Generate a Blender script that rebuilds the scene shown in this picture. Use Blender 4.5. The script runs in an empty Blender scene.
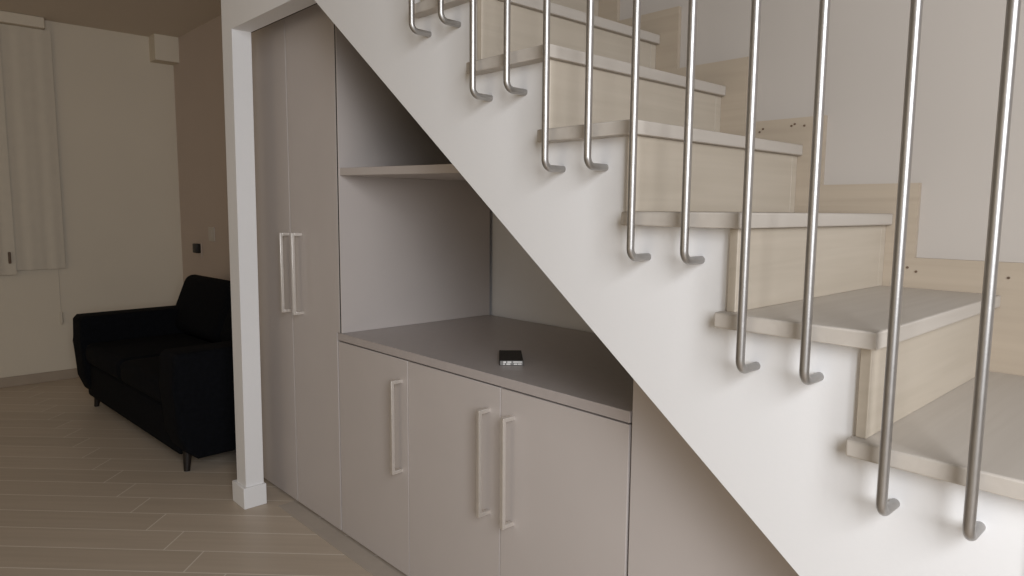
import bpy, bmesh, math, random
from mathutils import Vector, Matrix

random.seed(4)
scene = bpy.context.scene
COL = scene.collection

# ------------------------------------------------------------------ camera
F_PX = 691.36
cam_data = bpy.data.cameras.new('camera')
cam_data.sensor_fit = 'HORIZONTAL'
cam_data.sensor_width = 36.0
cam_data.lens = 36.0 * F_PX / 1024.0
cam_data.clip_start = 0.02
cam = bpy.data.objects.new('camera', cam_data)
COL.objects.link(cam)
ROT = Matrix(((0.68068392, -0.08732112, 0.7273544),
              (0.73253533, 0.07051142, -0.6770673),
              (0.00783548, 0.99368162, 0.1119618)))
cam.matrix_world = Matrix.Translation((0, 0, 1.35)) @ ROT.to_4x4()
scene.camera = cam

# ------------------------------------------------------------------ world, lamps, exposure
world = bpy.data.worlds.new('world')
scene.world = world
world.use_nodes = True
bg = world.node_tree.nodes['Background']
bg.inputs[0].default_value = (1.0, 0.81, 0.58, 1)
bg.inputs[1].default_value = 0.08


def area_lamp(name, loc, target, sx, sy, power, colour):
    d = bpy.data.lights.new(name, 'AREA')
    d.shape = 'RECTANGLE'
    d.size, d.size_y = sx, sy
    d.energy = power
    d.color = colour
    o = bpy.data.objects.new(name, d)
    COL.objects.link(o)
    o.location = loc
    o.rotation_euler = (Vector(target) - Vector(loc)).to_track_quat('-Z', 'Y').to_euler()
    return o


area_lamp('window_daylight', (1.50, -0.45, 1.95), (-0.7, 1.2, 0.6), 1.2, 1.8, 102, (0.93, 0.955, 1.0))
area_lamp('front_window_daylight', (-0.9, -3.3, 1.45), (-1.6, 1.5, 1.0), 2.2, 1.7, 18, (1.0, 0.86, 0.66))
area_lamp('living_room_daylight', (-4.6, -2.6, 1.6), (-5.6, 1.6, 1.2), 1.4, 1.6, 4, (1.0, 0.86, 0.66))

scene.view_settings.view_transform = 'Standard'
scene.view_settings.look = 'None'
scene.view_settings.exposure = 0.0
scene.view_settings.gamma = 1.0
scene.view_settings.use_curve_mapping = False

# ------------------------------------------------------------------ materials


def new_mat(name, rough=0.5, metal=0.0, spec=0.5):
    m = bpy.data.materials.new(name)
    m.use_nodes = True
    b = m.node_tree.nodes['Principled BSDF']
    b.inputs['Roughness'].default_value = rough
    b.inputs['Metallic'].default_value = metal
    b.inputs['Specular IOR Level'].default_value = spec
    return m, m.node_tree, b


def mottled(name, col, var=0.04, scale=6.0, rough=0.6, bump=0.0, bscale=120, metal=0.0, spec=0.4, stretch=(1, 1, 1)):
    m, nt, b = new_mat(name, rough, metal, spec)
    tc = nt.nodes.new('ShaderNodeTexCoord')
    mp = nt.nodes.new('ShaderNodeMapping')
    mp.inputs['Scale'].default_value = stretch
    nt.links.new(tc.outputs['Object'], mp.inputs[0])
    n = nt.nodes.new('ShaderNodeTexNoise')
    n.inputs['Scale'].default_value = scale
    n.inputs['Detail'].default_value = 5
    nt.links.new(mp.outputs[0], n.inputs[0])
    r = nt.nodes.new('ShaderNodeValToRGB')
    r.color_ramp.elements[0].position = 0.3
    r.color_ramp.elements[1].position = 0.7
    r.color_ramp.elements[0].color = tuple(c * (1 - var) for c in col) + (1,)
    r.color_ramp.elements[1].color = tuple(min(1, c * (1 + var)) for c in col) + (1,)
    nt.links.new(n.outputs[0], r.inputs[0])
    nt.links.new(r.outputs[0], b.inputs['Base Color'])
    if bump:
        n2 = nt.nodes.new('ShaderNodeTexNoise')
        n2.inputs['Scale'].default_value = bscale
        n2.inputs['Detail'].default_value = 3
        nt.links.new(mp.outputs[0], n2.inputs[0])
        bp = nt.nodes.new('ShaderNodeBump')
        bp.inputs['Strength'].default_value = bump
        bp.inputs['Distance'].default_value = 0.002
        nt.links.new(n2.outputs[0], bp.inputs['Height'])
        nt.links.new(bp.outputs[0], b.inputs['Normal'])
    return m


def wood_mat(name, c1, c2, axis):
    """pale planed wood, grain running along the given axis"""
    st = {'x': (0.6, 14, 14), 'y': (14, 0.6, 14), 'z': (14, 14, 0.6)}[axis]
    m, nt, b = new_mat(name, 0.5, 0, 0.35)
    tc = nt.nodes.new('ShaderNodeTexCoord')
    mp = nt.nodes.new('ShaderNodeMapping')
    mp.inputs['Scale'].default_value = st
    nt.links.new(tc.outputs['Object'], mp.inputs[0])
    n = nt.nodes.new('ShaderNodeTexNoise')
    n.inputs['Scale'].default_value = 3.0
    n.inputs['Detail'].default_value = 6
    n.inputs['Distortion'].default_value = 0.6
    nt.links.new(mp.outputs[0], n.inputs[0])
    r = nt.nodes.new('ShaderNodeValToRGB')
    r.color_ramp.elements[0].position = 0.32
    r.color_ramp.elements[1].position = 0.68
    r.color_ramp.elements[0].color = c1 + (1,)
    r.color_ramp.elements[1].color = c2 + (1,)
    nt.links.new(n.outputs[0], r.inputs[0])
    nt.links.new(r.outputs[0], b.inputs['Base Color'])
    return m


def floor_mat():
    m, nt, b = new_mat('floor_planks', 0.42, 0, 0.4)
    N, L = nt.nodes, nt.links

    def math_node(op, a, bb=None):
        n = N.new('ShaderNodeMath')
        n.operation = op
        for i, v in enumerate((a, bb)):
            if v is None:
                continue
            if isinstance(v, (int, float)):
                n.inputs[i].default_value = v
            else:
                L.new(v, n.inputs[i])
        return n.outputs[0]
    tc = N.new('ShaderNodeTexCoord')
    sep = N.new('ShaderNodeSeparateXYZ')
    L.new(tc.outputs['Object'], sep.inputs[0])
    x, y = sep.outputs[0], sep.outputs[1]
    s = 0.70710678
    u = math_node('MULTIPLY', math_node('ADD', x, y), s)
    v = math_node('MULTIPLY', math_node('SUBTRACT', y, x), s)
    wd, ln = 0.1615, 1.21
    vr = math_node('DIVIDE', math_node('SUBTRACT', v, 2.555), wd)
    row = math_node('FLOOR', vr)
    fv = math_node('SUBTRACT', vr, row)
    ur = math_node('DIVIDE', math_node('ADD', math_node('ADD', u, 1.466), math_node('MULTIPLY', row, 0.1635)), ln)
    cell = math_node('FLOOR', ur)
    fu = math_node('SUBTRACT', ur, cell)
    g1 = math_node('LESS_THAN', math_node('MULTIPLY', math_node('MINIMUM', fv, math_node('SUBTRACT', 1.0, fv)), wd), 0.0026)
    g2 = math_node('LESS_THAN', math_node('MULTIPLY', math_node('MINIMUM', fu, math_node('SUBTRACT', 1.0, fu)), ln), 0.0026)
    grout = math_node('MAXIMUM', g1, g2)
    cmb = N.new('ShaderNodeCombineXYZ')
    L.new(row, cmb.inputs[0])
    L.new(cell, cmb.inputs[1])
    wn = N.new('ShaderNodeTexWhiteNoise')
    wn.noise_dimensions = '3D'
    L.new(cmb.outputs[0], wn.inputs[0])
    grain_v = N.new('ShaderNodeCombineXYZ')
    L.new(math_node('MULTIPLY', u, 1.2), grain_v.inputs[0])
    L.new(math_node('MULTIPLY', v, 22.0), grain_v.inputs[1])
    L.new(math_node('MULTIPLY', wn.outputs[0], 9.0), grain_v.inputs[2])
    gr = N.new('ShaderNodeTexNoise')
    gr.inputs['Scale'].default_value = 1.6
    gr.inputs['Detail'].default_value = 5
    L.new(grain_v.outputs[0], gr.inputs[0])
    val = math_node('ADD', math_node('MULTIPLY', wn.outputs[0], 0.35), math_node('MULTIPLY', gr.outputs[0], 0.65))
    r = N.new('ShaderNodeValToRGB')
    r.color_ramp.elements[0].position = 0.25
    r.color_ramp.elements[1].position = 0.75
    r.color_ramp.elements[0].color = FLOOR_A + (1,)
    r.color_ramp.elements[1].color = FLOOR_B + (1,)
    L.new(val, r.inputs[0])
    mx = N.new('ShaderNodeMix')
    mx.data_type = 'RGBA'
    L.new(grout, mx.inputs[0])
    L.new(r.outputs[0], mx.inputs[6])
    mx.inputs[7].default_value = GROUT + (1,)
    L.new(mx.outputs[2], b.inputs['Base Color'])
    bp = N.new('ShaderNodeBump')
    bp.inputs['Strength'].default_value = 0.25
    bp.inputs['Distance'].default_value = 0.002
    L.new(math_node('SUBTRACT', 1.0, grout), bp.inputs['Height'])
    L.new(bp.outputs[0], b.inputs['Normal'])
    return m


FLOOR_A = (0.47, 0.392, 0.308)
FLOOR_B = (0.57, 0.482, 0.388)
GROUT = (0.72, 0.66, 0.58)
M = {}
M['plaster'] = mottled('white_plaster', (0.80, 0.793, 0.79), 0.012, 3, 0.75, 0.12, 90)
M['dimmed_wall_paint'] = mottled('dimmed_wall_paint', (0.48, 0.437, 0.393), 0.012, 2.5, 0.8, 0.10, 90)  # white wall darkened in its colour to stand for weaker light
M['living_wall'] = mottled('living_wall_paint', (0.66, 0.59, 0.48), 0.015, 2.0, 0.85, 0.08, 90)
M['back_wall'] = mottled('back_wall_paint', (0.54, 0.45, 0.385), 0.02, 2.0, 0.85, 0.08, 90)  # darker and pinker than the far wall
M['ceiling'] = mottled('ceiling_paint', (0.66, 0.58, 0.49), 0.01, 2.0, 0.9)
M['laminate'] = mottled('greige_laminate', (0.53, 0.482, 0.455), 0.015, 5, 0.45, 0, 0, 0, 0.35)
M['worktop'] = mottled('worktop_laminate', (0.45, 0.405, 0.385), 0.03, 30, 0.35, 0, 0, 0, 0.4)
M['dark_gap'] = mottled('dark_carcass', (0.05, 0.045, 0.04), 0.02, 5, 0.8)
M['blocker_board'] = mottled('dark_blocker_board', (0.07, 0.06, 0.05), 0.1, 20, 0.8)  # for the unseen sheet over the niche, dark to cut bounced light
M['handle'] = mottled('satin_nickel', (0.80, 0.76, 0.71), 0.03, 40, 0.36, 0, 0, 0.75)
M['steel'] = mottled('brushed_stainless_steel', (0.43, 0.415, 0.40), 0.05, 60, 0.42, 0.05, 300, 1.0)
M['wood_y'] = wood_mat('pale_oak_across', (0.465, 0.405, 0.325), (0.51, 0.447, 0.365), 'y')
M['wood_x'] = wood_mat('pale_oak_skirting', (0.41, 0.34, 0.26), (0.45, 0.375, 0.29), 'x')
M['tread'] = wood_mat('worn_oak_tread', (0.475, 0.43, 0.378), (0.51, 0.465, 0.412), 'y')
M['base_tile'] = mottled('beige_skirting_tile', (0.36, 0.29, 0.22), 0.05, 8, 0.5)
M['floor'] = floor_mat()
M['border'] = mottled('floor_border_tile', (0.44, 0.385, 0.33), 0.05, 10, 0.45)
M['sofa'] = mottled('navy_fabric', (0.0045, 0.0050, 0.0065), 0.25, 40, 0.95, 0.3, 500, 0, 0.1)
M['sofa_leg'] = mottled('dark_wood_leg', (0.012, 0.008, 0.006), 0.1, 20, 0.5)
M['curtain'] = mottled('cream_curtain', (0.60, 0.54, 0.445), 0.02, 15, 0.9)
M['plastic_white'] = mottled('white_plastic', (0.55, 0.5, 0.44), 0.02, 10, 0.4)
M['plastic_black'] = mottled('black_plastic', (0.016, 0.014, 0.012), 0.05, 10, 0.45)
M['brown'] = mottled('brown_wood', (0.13, 0.085, 0.055), 0.1, 20, 0.6)
M['box_top'] = mottled('dark_card', (0.018, 0.016, 0.014), 0.08, 40, 0.6)
M['box_end'] = mottled('grey_card', (0.22, 0.215, 0.205), 0.05, 60, 0.5)
M['label'] = mottled('pale_label', (0.80, 0.79, 0.76), 0.03, 60, 0.4)

# ------------------------------------------------------------------ builders


def bx(bm, a, b, bevel=0.0, seg=2):
    """axis aligned box between two corners"""
    a, b = Vector(a), Vector(b)
    r = bmesh.ops.create_cube(bm, size=1.0)
    vs = r['verts']
    for v in vs:
        v.co = Vector(((a[i] + b[i]) / 2 + v.co[i] * abs(b[i] - a[i]) for i in range(3)))
    if bevel:
        es = list({e for v in vs for e in v.link_edges})
        bmesh.ops.bevel(bm, geom=es, offset=bevel, segments=seg, profile=0.5, affect='EDGES')
    return bm


def prism(bm, pts, lo, hi, axis='y', bevel=0.0):
    """polygon extruded along an axis; pts are (x, z) for y, (x, y) for z"""
    def P(p, h):
        return (p[0], h, p[1]) if axis == 'y' else (p[0], p[1], h)
    v0 = [bm.verts.new(P(p, lo)) for p in pts]
    v1 = [bm.verts.new(P(p, hi)) for p in pts]
    n = len(pts)
    fs = [bm.faces.new(v0), bm.faces.new(v1[::-1])]
    for i in range(n):
        j = (i + 1) % n
        fs.append(bm.faces.new((v0[j], v0[i], v1[i], v1[j])))
    bmesh.ops.recalc_face_normals(bm, faces=fs)
    if bevel:
        es = list({e for f in fs for e in f.edges})
        bmesh.ops.bevel(bm, geom=es, offset=bevel, segments=2, profile=0.5, affect='EDGES')
    return bm


def tube(bm, path, rad, sides=20, cap=True):
    path = [Vector(p) for p in path]
    rings = []
    t0 = (path[1] - path[0]).normalized()
    up = Vector((1, 0, 0)) if abs(t0.x) < 0.9 else Vector((0, 1, 0))
    nrm = (up - t0 * up.dot(t0)).normalized()
    for i, p in enumerate(path):
        if i == 0:
            t = t0
        elif i == len(path) - 1:
            t = (path[i] - path[i - 1]).normalized()
        else:
            t = ((path[i] - path[i - 1]).normalized() + (path[i + 1] - path[i]).normalized()).normalized()
        nrm = (nrm - t * nrm.dot(t)).normalized()
        bn = t.cross(nrm)
        r = rad[i] if isinstance(rad, (list, tuple)) else rad
        rings.append([bm.verts.new(p + (nrm * math.cos(2 * math.pi * k / sides) + bn * math.sin(2 * math.pi * k / sides)) * r)
                      for k in range(sides)])
    for a, b in zip(rings, rings[1:]):
        for k in range(sides):
            bm.faces.new((a[k], a[(k + 1) % sides], b[(k + 1) % sides], b[k]))
    if cap:
        bm.faces.new(rings[0][::-1])
        bm.faces.new(rings[-1])
    return bm


def world_origin(o):
    v = Vector((0, 0, 0))
    while o is not None:
        v = v + o.location
        o = o.parent
    return v


def obj(name, bm, mat, parent=None, smooth=20, origin=None):
    """link the bmesh (in place coordinates) as one mesh object"""
    org = Vector(origin) if origin is not None else (world_origin(parent) if parent else Vector((0, 0, 0)))
    bmesh.ops.recalc_face_normals(bm, faces=bm.faces)
    bmesh.ops.translate(bm, verts=bm.verts, vec=-org)
    me = bpy.data.meshes.new(name)
    bm.to_mesh(me)
    bm.free()
    me.materials.append(M[mat])
    me.shade_smooth()
    me.set_sharp_from_angle(angle=math.radians(smooth))
    o = bpy.data.objects.new(name, me)
    COL.objects.link(o)
    if parent:
        o.parent = parent
        o.location = org - world_origin(parent)
    else:
        o.location = org
    return o


def B():
    return bmesh.new()


def tag(o, label, cat, group=None):
    o['label'] = label
    o['category'] = cat
    if group:
        o['group'] = group
    return o


def thing(name, label, cat, loc, group=None):
    o = bpy.data.objects.new(name, None)
    o.empty_display_size = 0.1
    COL.objects.link(o)
    o.location = loc
    return tag(o, label, cat, group)


def struct(name, bm, mat):
    o = obj(name, bm, mat)
    o['kind'] = 'structure'
    return o


# ------------------------------------------------------------------ main measures
YF = 1.168          # front plane of pillar, beam and stair flank
YB = 1.250          # back of that plaster skin
YC = 1.365          # plane of the cabinet doors
YW = 1.905          # wall behind the stair
DT = 0.020          # door thickness
YN = 2.150          # back wall of the niche
XL = -6.296         # far wall of the living room
YL = 1.972          # wall behind the sofa
ZC = 2.730          # ceiling


def soffit(x):
    return 0.3247 - 0.768 * x


X_BEAM = (0.3247 - 2.09) / 0.768       # where the sloping soffit meets the beam
X_FOOT = 0.3247 / 0.768

# ------------------------------------------------------------------ the room
struct('floor', bx(B(), (XL - 0.2, -3.6, -0.06), (3.2, 2.25, 0.0)), 'floor')
struct('wall_left', bx(B(), (XL - 0.12, -3.6, 0), (XL, YL + 0.12, ZC)), 'living_wall')
struct('wall_back', bx(B(), (XL, YL, 0), (-3.36, YL + 0.12, ZC)), 'back_wall')
bm = B()
bx(bm, (XL - 0.12, -3.6, ZC), (-3.09, YL + 0.12, ZC + 0.12))
bx(bm, (-3.09, -3.6, ZC), (-2.15, YF - 0.001, ZC + 0.12))
struct('ceiling', bm, 'ceiling')
# pillar and beam: one plaster skin with an opening under it
struct('wall_front', prism(B(), [(-3.106, 0), (-3.006, 0), (-2.978, 2.09), (X_BEAM, 2.09), (X_BEAM, 3.2), (-3.072, 3.2)], YF, YB), 'plaster')
bm = B()
bx(bm, (-3.130, YF - 0.015, 0), (-2.992, YB + 0.008, 0.098), 0.004)
struct('baseboard_front', bm, 'plaster')
# wall behind the stair
struct('wall_stair', prism(B(), [(-3.33, 2.2), (soffit(0) * 0 + (0.3247 - 2.2) / 0.768, 2.2), (X_FOOT, 0), (3.2, 0), (3.2, 4.4), (-3.33, 4.4)],
                           YW, YN + 0.02), 'dimmed_wall_paint')
struct('wall_niche', bx(B(), (-3.33, YN + 0.021, 0), (0.5, YN + 0.10, 2.199)), 'plaster')
struct('baseboard_left', bx(B(), (XL, -3.6, 0), (XL + 0.012, YL, 0.075), 0.002), 'base_tile')
struct('baseboard_back', bx(B(), (XL + 0.013, YL - 0.012, 0), (-3.36, YL, 0.075), 0.002), 'base_tile')
struct('trim_1', bx(B(), (XL, 1.79, 2.53), (XL + 0.15, YL, ZC)), 'living_wall')
struct('trim_2', bx(B(), (-2.93, YC - 0.082, 0.0), (0.40, YC - 0.002, 0.003)), 'border')

# ------------------------------------------------------------------ staircase
# (top z, nosing x) from the lowest step upward
STEPS = [(0.212, 0.865), (0.404, 0.615), (0.596, 0.365), (0.787, 0.115),
         (0.987, -0.140), (1.166, -0.387), (1.349, -0.627), (1.533, -0.866),
         (1.719, -1.107), (1.907, -1.347), (2.096, -1.590), (2.284, -1.832)]
LEFT_EARS = [None, None, None, None, -0.424, -0.671, -0.893, -1.140, -1.396, -1.645, None, None]
TH = 0.029
OVER = 0.014
RT = 0.018
Y_EDGE = YF - 0.034
Y_RISER = YF - 0.011
Y_TREAD = YW - 0.016
n_steps = len(STEPS)
riser_face = [s[1] - OVER for s in STEPS] + [STEPS[-1][1] - 0.25 - OVER]

stair = thing('staircase', 'flight of pale oak steps on a white plastered sloping flank, climbing to the left', 'staircase', (-0.4, 1.5, 0))
# plaster body with saw-tooth top and straight sloping underside
pts = [(X_BEAM, 2.09), (X_FOOT, 0.0), (riser_face[0] - RT, 0.0)]
for k in range(n_steps):
    pts.append((riser_face[k] - RT, STEPS[k][0] - TH))
    xr = riser_face[k + 1] - RT
    pts.append((max(xr, X_BEAM), STEPS[k][0] - TH))
pts.append((max(riser_face[n_steps] - RT, X_BEAM), STEPS[-1][0] + 0.16))
pts.append((X_BEAM, STEPS[-1][0] + 0.16))
flank = obj('stringer', prism(B(), pts, YF, YW - 0.001), 'plaster', stair)
flank['label'] = 'white plaster flank'
# unseen sloping sheet added to shade the niche, level over the tall cupboard
SD = 0.072
xa = (0.3247 - SD - 2.162) / 0.768
xb = (0.3247 - SD) / 0.768
struct('niche_light_blocker', prism(B(), [(-3.33, 2.162), (xa, 2.162), (xb, 0.0), (xb + 0.02, 0.0), (X_BEAM + 0.001, soffit(X_BEAM + 0.001) - 0.002), (X_BEAM - 0.004, 2.199), (-3.33, 2.199)],
                                 YC + DT + 0.001, YN - 0.0005), 'blocker_board')
for k, (z, nx) in enumerate(STEPS):
    back = riser_face[k + 1] - RT + 0.001
    ear = LEFT_EARS[k] if LEFT_EARS[k] is not None else back - 0.024
    p = [(nx, Y_EDGE), (nx, Y_TREAD), (back, Y_TREAD), (back, YF - 0.0005), (ear, YF - 0.0005), (ear, Y_EDGE)]
    t = obj('tread', prism(B(), p, z - TH, z, 'z', 0.0035), 'tread', stair)
    # riser, with the joint to the short return piece at the wall
    lo = STEPS[k - 1][0] if k else 0.0
    bm = B()
    bx(bm, (riser_face[k] - RT, Y_RISER, lo), (riser_face[k], YW - 0.047, z - TH), 0.0015, 1)
    bx(bm, (riser_face[k] - RT, YW - 0.0445, lo), (riser_face[k] - 0.001, Y_TREAD, z - TH), 0.0008, 1)
    obj('riser', bm, 'wood_y', stair)
# stepped skirting board on the wall
SK = [0.055] * 8 + [0.066] * 4
pts = [(STEPS[0][1] + 0.055, 0.0)]
for k, (z, nx) in enumerate(STEPS):
    pts.append((nx + SK[k], z + 0.075))
    nxt = STEPS[k + 1][1] + SK[k + 1] if k + 1 < n_steps else nx - 0.18
    pts.append((nxt, z + 0.075))
x_end = pts[-1][0]
pts.append((x_end, STEPS[-1][0] - 0.2))
for k in range(n_steps - 1, -1, -1):
    z, nx = STEPS[k]
    pts.append((nx - 0.09, z - 0.16))
    if k:
        pts.append((nx - 0.09, STEPS[k - 1][0] - 0.16))
pts.append((STEPS[0][1] - 0.09, 0.0))
skirt = obj('skirting', prism(B(), pts, Y_TREAD + 0.0005, YW - 0.0005), 'wood_x', stair)
skirt['label'] = 'stepped oak skirting board along the wall'
for hx, hz in ((-0.995, 1.577), (-0.985, 1.585), (-0.902, 1.587), (-0.893, 1.591), (-0.866, 1.585), (-0.586, 1.216), (-0.566, 1.207), (-0.376, 1.206)):
    bm = B()
    tube(bm, [(hx, Y_TREAD - 0.0012, hz), (hx, Y_TREAD + 0.002, hz)], 0.0030, 10)
    h = obj('nail_hole', bm, 'brown', skirt)

# ------------------------------------------------------------------ stair railing: steel rods hooked into the flank
RODS = [(-0.241, 0.893), (-0.356, 0.891), (-0.486, 1.073), (-0.600, 1.072), (-0.722, 1.258), (-0.846, 1.257),
        (-0.963, 1.442), (-1.087, 1.443), (-1.214, 1.628), (-1.337, 1.628), (-1.464, 1.829), (-1.593, 1.827)]
Y_ROD = 1.108
ROD_R = 0.0078
rail = thing('stair_railing', 'row of slim brushed steel rods with hooked ends along the white stair flank', 'railing', (-0.9, Y_ROD, 0.89))


def rail_z(x):
    return 2.02 - 0.762 * (x + 0.241)


for x, z in RODS:
    bend = 0.020
    path = [(x, Y_ROD, rail_z(x)), (x, Y_ROD, z + bend)]
    for i in range(1, 9):
        a = math.pi / 2 * i / 8
        path.append((x, Y_ROD + bend - bend * math.cos(a), z + bend - bend * math.sin(a)))
    path.append((x, YF + 0.001, z))
    obj('baluster', tube(B(), path, ROD_R, 24), 'steel', rail)
obj('handrail', tube(B(), [(0.02, Y_ROD, rail_z(0.02)), (-1.78, Y_ROD, rail_z(-1.78))], 0.021, 24), 'steel', rail)

# ------------------------------------------------------------------ cabinets


def door(cab, x0, x1, z0, z1):
    return obj('door', bx(B(), (x0, YC, z0), (x1, YC + DT, z1), 0.0015, 2), 'laminate', cab, origin=((x0 + x1) / 2, YC, z0))


def handle(dr, x, z0, z1, off=0.046, w=0.0125):
    """square section bow handle: two returns and an upright"""
    bm = B()
    y0 = YC - off
    bx(bm, (x - w / 2, y0, z0), (x + w / 2, y0 + w, z1), 0.0012, 2)
    bx(bm, (x - w / 2, y0 + w - 0.001, z0), (x + w / 2, YC + 0.0005, z0 + w), 0.0010, 2)
    bx(bm, (x - w / 2, y0 + w - 0.001, z1 - w), (x + w / 2, YC + 0.0005, z1), 0.0010, 2)
    h = obj('handle', bm, 'handle', dr, origin=(x, YC, z0))
    return h


TALL_TOP = 2.155
tall = thing('tall_cabinet', 'tall greige two-door cupboard beside the white pillar', 'cabinet', (-2.89, 1.75, 0))
bm = B()
bx(bm, (-3.31, YC + DT + 0.002, 0.0), (-2.506, YN, TALL_TOP - 0.006))
obj('carcass', bm, 'laminate', tall)
d1 = door(tall, -3.308, -2.9060, 0.010, TALL_TOP)
handle(d1, -2.9140, 0.891, 1.243)
d2 = door(tall, -2.9010, -2.5055, 0.010, TALL_TOP)
handle(d2, -2.800, 0.893, 1.246)
# end strip, shadow groove and lining that faces the niche
obj('side_panel', bx(B(), (-2.5035, YC - 0.001, 0.8525), (-2.4795, YN, TALL_TOP), 0.001, 1), 'laminate', tall)
obj('groove', bx(B(), (-2.4794, YC + 0.0004, 0.8525), (-2.4705, YN, TALL_TOP - 0.002)), 'dark_gap', tall)
obj('lining_panel', bx(B(), (-2.4704, YC, 0.8525), (-2.4660, YN, TALL_TOP - 0.002), 0.0008, 1), 'laminate', tall)

WT_Z0, WT_Z1 = 0.822, 0.852
DZ0, DZ1 = 0.010, 0.8165
single = thing('base_cabinet', 'narrow greige base cupboard with one door, left of the wider two-door one', 'cabinet', (-2.25, 1.75, 0))
obj('carcass', bx(B(), (-2.496, YC + DT + 0.002, 0), (-2.006, YN, WT_Z0 - 0.001)), 'dark_gap', single)
d = door(single, -2.496, -2.0065, DZ0, DZ1)
handle(d, -2.047, 0.400, 0.744)
double = thing('base_cabinet', 'wide greige base cupboard with two doors and a pair of central handles', 'cabinet', (-1.52, 1.75, 0))
obj('carcass', bx(B(), (-2.005, YC + DT + 0.002, 0), (-1.030, YN, WT_Z0 - 0.001)), 'dark_gap', double)
d = door(double, -2.0035, -1.5145, DZ0, DZ1)
handle(d, -1.566, 0.404, 0.744)
d = door(double, -1.5115, -1.0315, DZ0, DZ1)
handle(d, -1.457, 0.404, 0.744)

wt = obj('worktop', bx(B(), (-2.496, YC - 0.002, WT_Z0), (-1.0285, YN, WT_Z1), 0.0015, 2), 'worktop', origin=(-1.76, 1.75, WT_Z0))
tag(wt, 'taupe worktop under the stair with a small black box lying on it', 'worktop')

shelf = obj('niche_shelf', prism(B(), [(-2.4655, 1.4795), (-1.600, 1.4625), (-1.650, 1.4915), (-2.4655, 1.5085)], YC + 0.004, YN - 0.001, bevel=0.001),
            'laminate', origin=(-2.0, 1.75, 1.47))
tag(shelf, 'greige shelf in the niche between tall cupboard and stair slope', 'shelf')

infill = thing('infill_panel', 'plain greige triangular panel closing the space below the stair slope', 'panel', (-0.5, YC, 0))
xr = X_FOOT - 0.02
obj('front_panel', prism(B(), [(-1.0225, 0.004), (xr, 0.004), (-1.0225, soffit(-1.0225) - 0.012)], YC, YC + DT, bevel=0.001), 'laminate', infill)
obj('side_panel', prism(B(), [(-1.0275, 0.853), (-1.0070, 0.853), (-1.0070, soffit(-1.007) - 0.080), (-1.0275, soffit(-1.0275) - 0.080)],
                        YC + DT + 0.0005, YN), 'laminate', infill)

# ------------------------------------------------------------------ small packet on the worktop
pk = thing('small_box', 'small flat black box with pale printed end lying on the worktop', 'box', (-1.661, 1.543, WT_Z1))
ang = math.radians(-41.5)


def packet_part(name, a, b, mat, bev, parent):
    bm = bx(B(), a, b, bev, 2)
    bmesh.ops.rotate(bm, verts=bm.verts, cent=(0, 0, 0), matrix=Matrix.Rotation(ang, 3, 'Z'))
    bmesh.ops.translate(bm, verts=bm.verts, vec=world_origin(pk))
    return obj(name, bm, mat, parent)


packet_part('lid', (-0.083, -0.0385, 0.0), (0.080, 0.0385, 0.017), 'box_top', 0.0015, pk)
end = packet_part('end_face', (0.0802, -0.036, 0.001), (0.083, 0.0375, 0.0155), 'box_end', 0.0008, pk)
end['label'] = 'pale grey end with two white marks'
for y0, y1, z0, z1 in ((-0.026, -0.017, 0.009, 0.0145), (-0.013, 0.000, 0.009, 0.0145), (-0.026, -0.021, 0.003, 0.0075), (-0.016, -0.003, 0.003, 0.0075),
                       (0.006, 0.034, 0.010, 0.0145), (0.008, 0.019, 0.003, 0.0075), (0.021, 0.033, 0.003, 0.0075)):
    packet_part('printed_mark', (0.0831, y0, z0), (0.0838, y1, z1), 'label', 0.0002, end)

# ------------------------------------------------------------------ sofa
sofa = thing('sofa', 'black-blue fabric sofa on dark legs against the living room wall', 'sofa', (-4.58, 1.48, 0))
sofa_turn = math.radians(2.6)
SX0, SX1 = -5.41, -3.58
SY0, SY1 = 1.035, 1.925


def soft(a, b, r, seg=4):
    return bx(B(), a, b, r, seg)


obj('seat_base', soft((SX0 + 0.10, SY0 + 0.04, 0.08), (SX1 - 0.10, SY1 - 0.04, 0.32), 0.03), 'sofa', sofa)


def arm_bm(x0, x1):
    # side profile in y, z: front leans and rounds under
    prof = [(SY0 + 0.105, 0.075), (SY0 + 0.045, 0.125), (SY0 + 0.008, 0.22), (SY0 - 0.005, 0.45), (SY0, 0.605), (SY0 + 0.025, 0.632),
            (SY1 - 0.03, 0.632), (SY1, 0.60), (SY1, 0.09), (SY1 - 0.02, 0.075)]
    bm = B()
    v0 = [bm.verts.new((x0, p[0], p[1])) for p in prof]
    v1 = [bm.verts.new((x1, p[0], p[1])) for p in prof]
    fs = [bm.faces.new(v0), bm.faces.new(v1[::-1])]
    n = len(prof)
    for i in range(n):
        j = (i + 1) % n
        fs.append(bm.faces.new((v0[j], v0[i], v1[i], v1[j])))
    es = [e for e in bm.edges if abs(e.verts[0].co.x - e.verts[1].co.x) < 1e-5]
    bmesh.ops.bevel(bm, geom=es, offset=0.022, segments=4, profile=0.5, affect='EDGES', clamp_overlap=True)
    return bm


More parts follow.
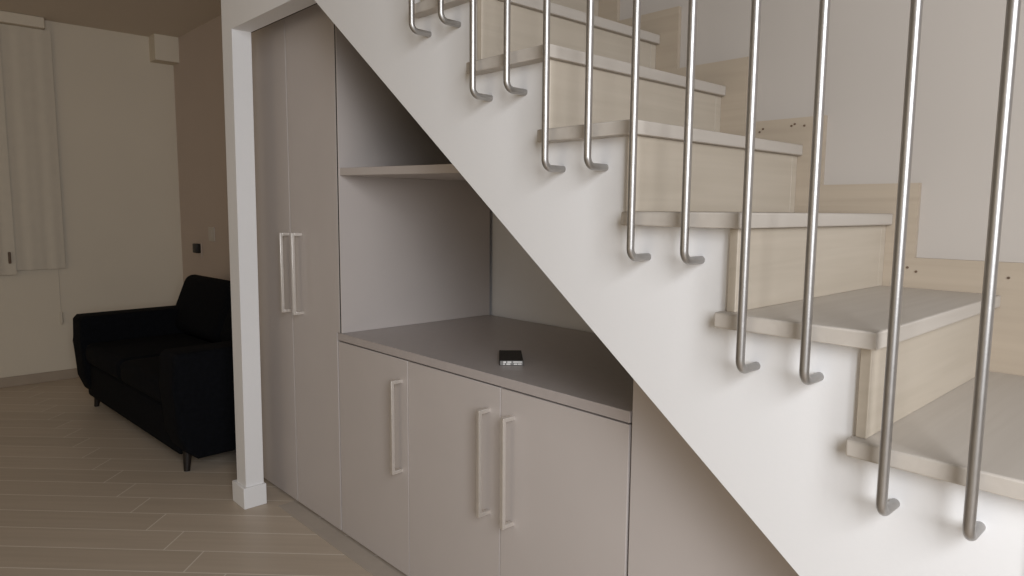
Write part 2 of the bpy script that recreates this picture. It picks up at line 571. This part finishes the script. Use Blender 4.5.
obj('armrest', arm_bm(SX0, SX0 + 0.20), 'sofa', sofa)
obj('armrest', arm_bm(SX1 - 0.20, SX1), 'sofa', sofa)
mid = (SX0 + SX1) / 2
for a, b in ((SX0 + 0.205, mid - 0.002), (mid + 0.002, SX1 - 0.205)):
    obj('seat_cushion', soft((a, SY0 + 0.01, 0.322), (b, SY1 - 0.24, 0.46), 0.045, 5), 'sofa', sofa)
obj('backrest', soft((SX0 + 0.10, SY1 - 0.17, 0.321), (SX1 - 0.10, SY1, 0.75), 0.05, 5), 'sofa', sofa)
for i, (a, b) in enumerate(((SX0 + 0.06, mid - 0.003), (mid + 0.003, SX1 - 0.10))):
    bm = soft((a, -0.085, 0.0), (b, 0.085, 0.42), 0.07, 6)
    bmesh.ops.rotate(bm, verts=bm.verts, cent=(0, 0, 0), matrix=Matrix.Rotation(math.radians(-22), 3, 'X'))
    bmesh.ops.translate(bm, verts=bm.verts, vec=(0, SY1 - 0.245, 0.462))
    obj('back_cushion', bm, 'sofa', sofa)
for lx, ly, dx, dy in ((SX0 + 0.12, SY0 + 0.10, -0.012, -0.012), (SX1 - 0.10, SY0 + 0.085, 0.012, -0.012),
                       (SX0 + 0.12, SY1 - 0.10, -0.012, 0.012), (SX1 - 0.10, SY1 - 0.10, 0.012, 0.012)):
    obj('leg', tube(B(), [(lx, ly, 0.11), (lx + dx, ly + dy, 0.0)], [0.024, 0.015], 24), 'sofa_leg', sofa)

sofa.rotation_euler.z = sofa_turn
sofa.location.y -= 0.03

# ------------------------------------------------------------------ curtain on the far wall


def folded_sheet(y0, y1, z0, z1, xoff, amp, folds, thick=0.004, phase=0.0):
    bm = B()
    n, m = 72, 12
    sides = []
    for t in (0, thick):
        g = []
        for j in range(m + 1):
            fz = j / m
            row = []
            for i in range(n + 1):
                fy = i / n
                a = amp * (0.55 + 0.45 * (1 - fz))
                x = xoff + t + a * (math.sin(2 * math.pi * folds * fy + phase) + 0.35 * math.sin(2 * math.pi * folds * 1.9 * fy + 1.3 + phase))
                row.append(bm.verts.new((x, y0 + (y1 - y0) * fy, z0 + (z1 - z0) * fz)))
            g.append(row)
        sides.append(g)
    f, b = sides
    for j in range(m):
        for i in range(n):
            bm.faces.new((f[j][i], f[j][i + 1], f[j + 1][i + 1], f[j + 1][i]))
            bm.faces.new((b[j][i + 1], b[j][i], b[j + 1][i], b[j + 1][i + 1]))
    for i in range(n):
        bm.faces.new((f[0][i + 1], f[0][i], b[0][i], b[0][i + 1]))
        bm.faces.new((f[m][i], f[m][i + 1], b[m][i + 1], b[m][i]))
    for j in range(m):
        bm.faces.new((f[j][0], f[j + 1][0], b[j + 1][0], b[j][0]))
        bm.faces.new((f[j + 1][n], f[j][n], b[j][n], b[j + 1][n]))
    return bm


cur = thing('curtain', 'pale cream net curtain hanging on the far living room wall', 'curtain', (XL + 0.05, 0.7, 0.875))
obj('curtain_panel', folded_sheet(0.735, 1.105, 0.875, 2.65, XL + 0.030, 0.004, 2.6), 'curtain', cur)
obj('curtain_panel', folded_sheet(-0.05, 0.790, 0.845, 2.65, XL + 0.041, 0.005, 6.0, phase=1.0), 'curtain', cur)
obj('pelmet', bx(B(), (XL + 0.0005, -0.3, 2.652), (XL + 0.09, 1.06, ZC - 0.001), 0.004), 'living_wall', cur)
bm = B()
bx(bm, (XL + 0.060, 0.742, 0.93), (XL + 0.074, 0.760, 1.015), 0.005, 3)
t = obj('tieback', bm, 'brown', cur)
bm = B()
tube(bm, [(XL + 0.02, 1.058, 2.655), (XL + 0.02, 1.058, 0.54)], 0.0018, 8)
cord = obj('pull_cord', bm, 'plastic_white', cur)
bm = B()
tube(bm, [(XL + 0.02, 1.058, 0.542), (XL + 0.02, 1.058, 0.53), (XL + 0.02, 1.058, 0.455), (XL + 0.02, 1.058, 0.435)], [0.004, 0.010, 0.012, 0.004], 12)
obj('cord_pull', bm, 'curtain', cord)

# ------------------------------------------------------------------ fittings on the wall behind the sofa
sw = thing('light_switch', 'pale wall switch plate above and right of the dark socket', 'switch', (-5.575, YL, 1.17))
obj('plate', bx(B(), (-5.625, YL - 0.008, 1.09), (-5.50, YL, 1.20), 0.003), 'plastic_white', sw)
obj('rocker', bx(B(), (-5.585, YL - 0.012, 1.115), (-5.54, YL - 0.0075, 1.175), 0.002), 'plastic_white', sw)
so = thing('wall_socket', 'small wall socket with a black plug above the sofa', 'socket', (-5.85, YL, 1.02))
obj('plate', bx(B(), (-5.905, YL - 0.008, 0.945), (-5.795, YL, 1.065), 0.003), 'back_wall', so)
pg = B()
bx(pg, (-5.892, YL - 0.045, 0.985), (-5.808, YL - 0.007, 1.06), 0.006, 3)
obj('plug', pg, 'plastic_black', so)
